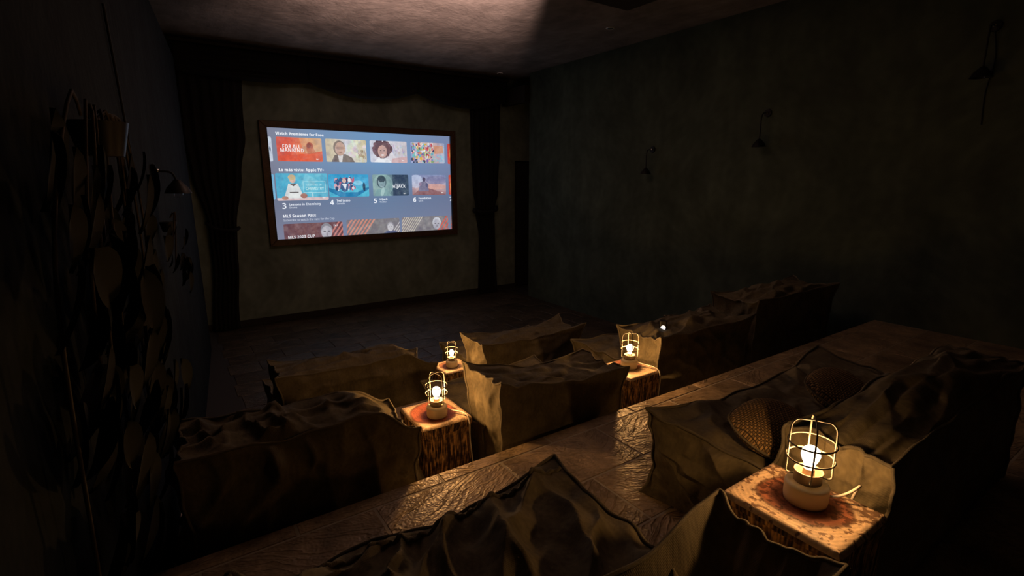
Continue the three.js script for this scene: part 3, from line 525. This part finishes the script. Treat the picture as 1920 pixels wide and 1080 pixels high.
// ---------------------------------------------------------------- ceiling and wall fittings
{
  const p = thing('ceiling_projector', 'black projector hanging from the ceiling', 'projector', [2.12, 2.9, -2.12]);
  const body = new RoundedBoxGeometry(0.5, 0.16, 0.34, 3, 0.012); body.translate(0, 0.08, 0); part('housing', body, M.black, p);
  const lens = new THREE.CylinderGeometry(0.045, 0.05, 0.05, 32); lens.rotateX(Math.PI / 2); lens.translate(-0.08, 0.08, -0.19); part('lens_barrel', lens, M.black, p);
  const gl = new THREE.SphereGeometry(0.036, 24, 10, 0, Math.PI * 2, 0, 0.7); gl.rotateX(-Math.PI / 2); gl.translate(-0.08, 0.08, -0.19); part('lens', gl, M.chrome, p);
  part('cutoff_plate_low', boxAt(-0.25, -0.07, 0.155, 0.209, -0.166, -0.158), M.black, p);  // this plate and the next two are unseen, placed to cut the ceiling light
  part('cutoff_plate_tall', boxAt(-0.07, 0.2, 0.155, 0.36, -0.166, -0.158), M.black, p);
  part('cutoff_plate_side', boxAt(0.03, 0.038, 0.155, 0.36, -0.158, 0.12), M.black, p);
  const glowStub = new THREE.CylinderGeometry(0.008, 0.008, 0.012, 20); glowStub.translate(-0.17, 0.186, 0); part('unseen_ceiling_lamp', glowStub, new THREE.MeshStandardMaterial({ color: 0xffffff, emissive: new THREE.Color().setRGB(1, 0.62, 0.52), emissiveIntensity: 2 }), p);  // glowing stub marking the unseen source that lights the ceiling
  const pole = new THREE.CylinderGeometry(0.02, 0.02, 0.49, 20); pole.translate(0.13, 0.405, 0.04); part('mount_pole', pole, M.iron, p);
  const plate = new THREE.CylinderGeometry(0.07, 0.07, 0.012, 28); plate.translate(0.13, 0.643, 0.04); part('mount_plate', plate, M.iron, p);
}
function downlight(x, z, label) {
  const d = thing('recessed_downlight', label, 'downlight', [x, CEIL, z], 0, 'unlit ceiling downlights');
  const ring = new THREE.TorusGeometry(0.042, 0.006, 8, 40); ring.rotateX(Math.PI / 2); part('trim_ring', ring, M.white, d);
  const cup = new THREE.CylinderGeometry(0.04, 0.036, 0.006, 32); cup.translate(0, -0.002, 0); part('lamp_glass', cup, M.chrome, d);
}
downlight(4.573, -7.06, 'small unlit downlight in the ceiling close to the front wall'); downlight(4.255, -4.358, 'small unlit downlight in the ceiling close to the long right wall');
const shadeProfile = [[0.006, 0.075], [0.018, 0.07], [0.03, 0.055], [0.052, 0.03], [0.066, 0], [0.063, 0], [0.049, 0.027], [0.028, 0.05], [0.004, 0.062]].map(p => new THREE.Vector2(...p));
function wallLamp(x, yTop, yShade, z, nx, cordTo, label, turn = 0) {
  const s = thing('wall_lamp', label, 'wall lamp', [x, yShade, z], turn, 'unlit iron wall lamps'), h = yTop - yShade;
  const plate = new THREE.CylinderGeometry(0.035, 0.038, 0.016, 28); plate.rotateZ(Math.PI / 2); plate.translate(nx * 0.008, h, 0); part('wall_plate', plate, M.iron, s);
  const cap = new THREE.SphereGeometry(0.014, 16, 12); cap.translate(nx * 0.024, h, 0); part('cap_nut', cap, M.chrome, s, 'shiny metal cap');
  part('arm', tube([[nx * 0.02, h, 0], [nx * 0.09, h - 0.01, 0], [nx * 0.11, h - 0.06, 0], [nx * 0.11, h * 0.5, 0], [nx * 0.11, 0.07, 0]], 0.006, 40, 8), M.iron, s);
  const sh = new THREE.LatheGeometry(shadeProfile, 36); sh.translate(nx * 0.11, 0, 0); const so = part('shade', sh, M.iron, s); so.material.side = THREE.DoubleSide;
  const b = new THREE.LatheGeometry(bulbProfile.map(p => new THREE.Vector2(p.x, 0.15 - p.y)), 20); b.translate(nx * 0.11, -0.02, 0); part('unlit_bulb', b, M.glass, s);
  if (cordTo) part('cord', tube([[nx * 0.006, h - 0.03, 0.0], [nx * 0.006, h * 0.4, 0.03], [nx * 0.006, -0.1, 0.01], [nx * 0.006, cordTo - yShade, 0.02]], 0.004, 40, 6), M.iron, s);
  return s;
}
wallLamp(RW, 2.57, 2.25, -2.87, -1, 0, 'unlit iron lamp midway along the right wall');
wallLamp(RW, 2.29, 2.0, -4.27, -1, 0, 'unlit iron lamp on the right wall, the one nearest the doorway');
wallLamp(RW, 2.99, 2.64, -1.28, -1, 2.33, 'unlit iron lamp with a dangling cord on the right wall, farthest from the screen');
{
  const a = -Math.atan(0.0926);
  const s = wallLamp(leftWallX(-3.42), 1.99, 1.87, -3.42, 1, 0, 'small unlit iron lamp on the left wall above the little plant', a);
  const c = thing('hanging_cord', 'thin dark cord hanging down the left wall', 'cord', [0, 0, 0]);
  part('cord', tube([[leftWallX(-2.62) + 0.008, 2.6, -2.62], [leftWallX(-2.68) + 0.008, 2.33, -2.68], [leftWallX(-2.72) + 0.008, 2.15, -2.72], [leftWallX(-2.75) + 0.008, 1.99, -2.75]], 0.005, 30, 6), M.iron, c);
}
// leafy plants trailing on the left wall
function leafGeometry() {
  const n = 7, pos = [], uv = [], idx = [];
  for (let i = 0; i <= n; i++) for (const s of [-1, 0, 1]) { const t = i / n, w = Math.pow(Math.sin(Math.PI * Math.pow(t, 0.8)), 0.8) * 0.22; pos.push(s * w, -t + 0.0, -0.25 * t * t + 0.05 * Math.abs(s)); uv.push(s * 0.5 + 0.5, t); }
  for (let i = 0; i < n; i++) for (let s = 0; s < 2; s++) { const a = i * 3 + s; idx.push(a, a + 3, a + 1, a + 1, a + 3, a + 4); }
  const g = new THREE.BufferGeometry(); g.setAttribute('position', new THREE.Float32BufferAttribute(pos, 3)); g.setAttribute('uv', new THREE.Float32BufferAttribute(uv, 2)); g.setIndex(idx); g.computeVertexNormals(); return g;
}
const leafG = leafGeometry();
function wallPlant(zc, yTop, spreadZ, drop, count, size, label, sd) {
  seed(sd);
  const p = thing('trailing_plant', label, 'plant', [leftWallX(zc), yTop, zc], -Math.atan(0.0926), 'dark plants on the left wall');
  const pot = new THREE.CylinderGeometry(0.07 * size * 6, 0.05 * size * 6, 0.09 * size * 6, 20); pot.translate(0.07 * size * 6 + 0.004, -0.05, 0); part('wall_pot', pot, M.black, p);
  for (let k = 0; k < Math.ceil(count / 12); k++) { const z = (rnd() - 0.5) * spreadZ; part('stem', tube([[0.06, 0, z * 0.2], [0.08, 0.03, z * 0.5], [0.07, -drop * 0.3, z], [0.05, -drop * (0.6 + 0.4 * rnd()), z * 1.05]], 0.004, 16, 5), M.stem, p); }
  for (let k = 0; k < count; k++) {
    const l = part('leaf', leafG, M.leaf, p), s = size * (0.8 + 0.5 * rnd()), t = Math.pow(rnd(), 0.8);
    l.position.set(0.05 + 0.08 * rnd(), -drop * t, (rnd() - 0.5) * spreadZ); l.rotation.set((rnd() - 0.5) * 0.9, Math.PI / 2 + (rnd() - 0.5) * 1.2, (rnd() - 0.5) * 0.9); l.scale.setScalar(s);
  }
}
wallPlant(-1.75, 2.1, 1.15, 0.95, 130, 0.16, 'large dark trailing plant with drooping leaves on the left wall', 21);
wallPlant(-3.38, 1.74, 0.22, 0.3, 16, 0.1, 'little dark plant with narrow leaves under the lamp on the left wall', 22);

// small black gadget on the right sofa
{
  const g = thing('small_gadget', 'small black gadget with a bright white face standing on a canvas sofa', 'gadget', [2.63, 0.968, -2.1], -0.75);
  const b = new RoundedBoxGeometry(0.045, 0.07, 0.04, 3, 0.008); b.translate(0, 0.035, 0); part('case', b, M.black, g);
  const f = new THREE.CylinderGeometry(0.016, 0.016, 0.004, 24); f.rotateX(Math.PI / 2); f.translate(0, 0.024, 0.021);
  part('light_face', f, new THREE.MeshStandardMaterial({ color: 0xffffff, emissive: 0xffffff, emissiveIntensity: 0.9 }), g, 'white glowing face');
}

renderer.render(scene, camera);
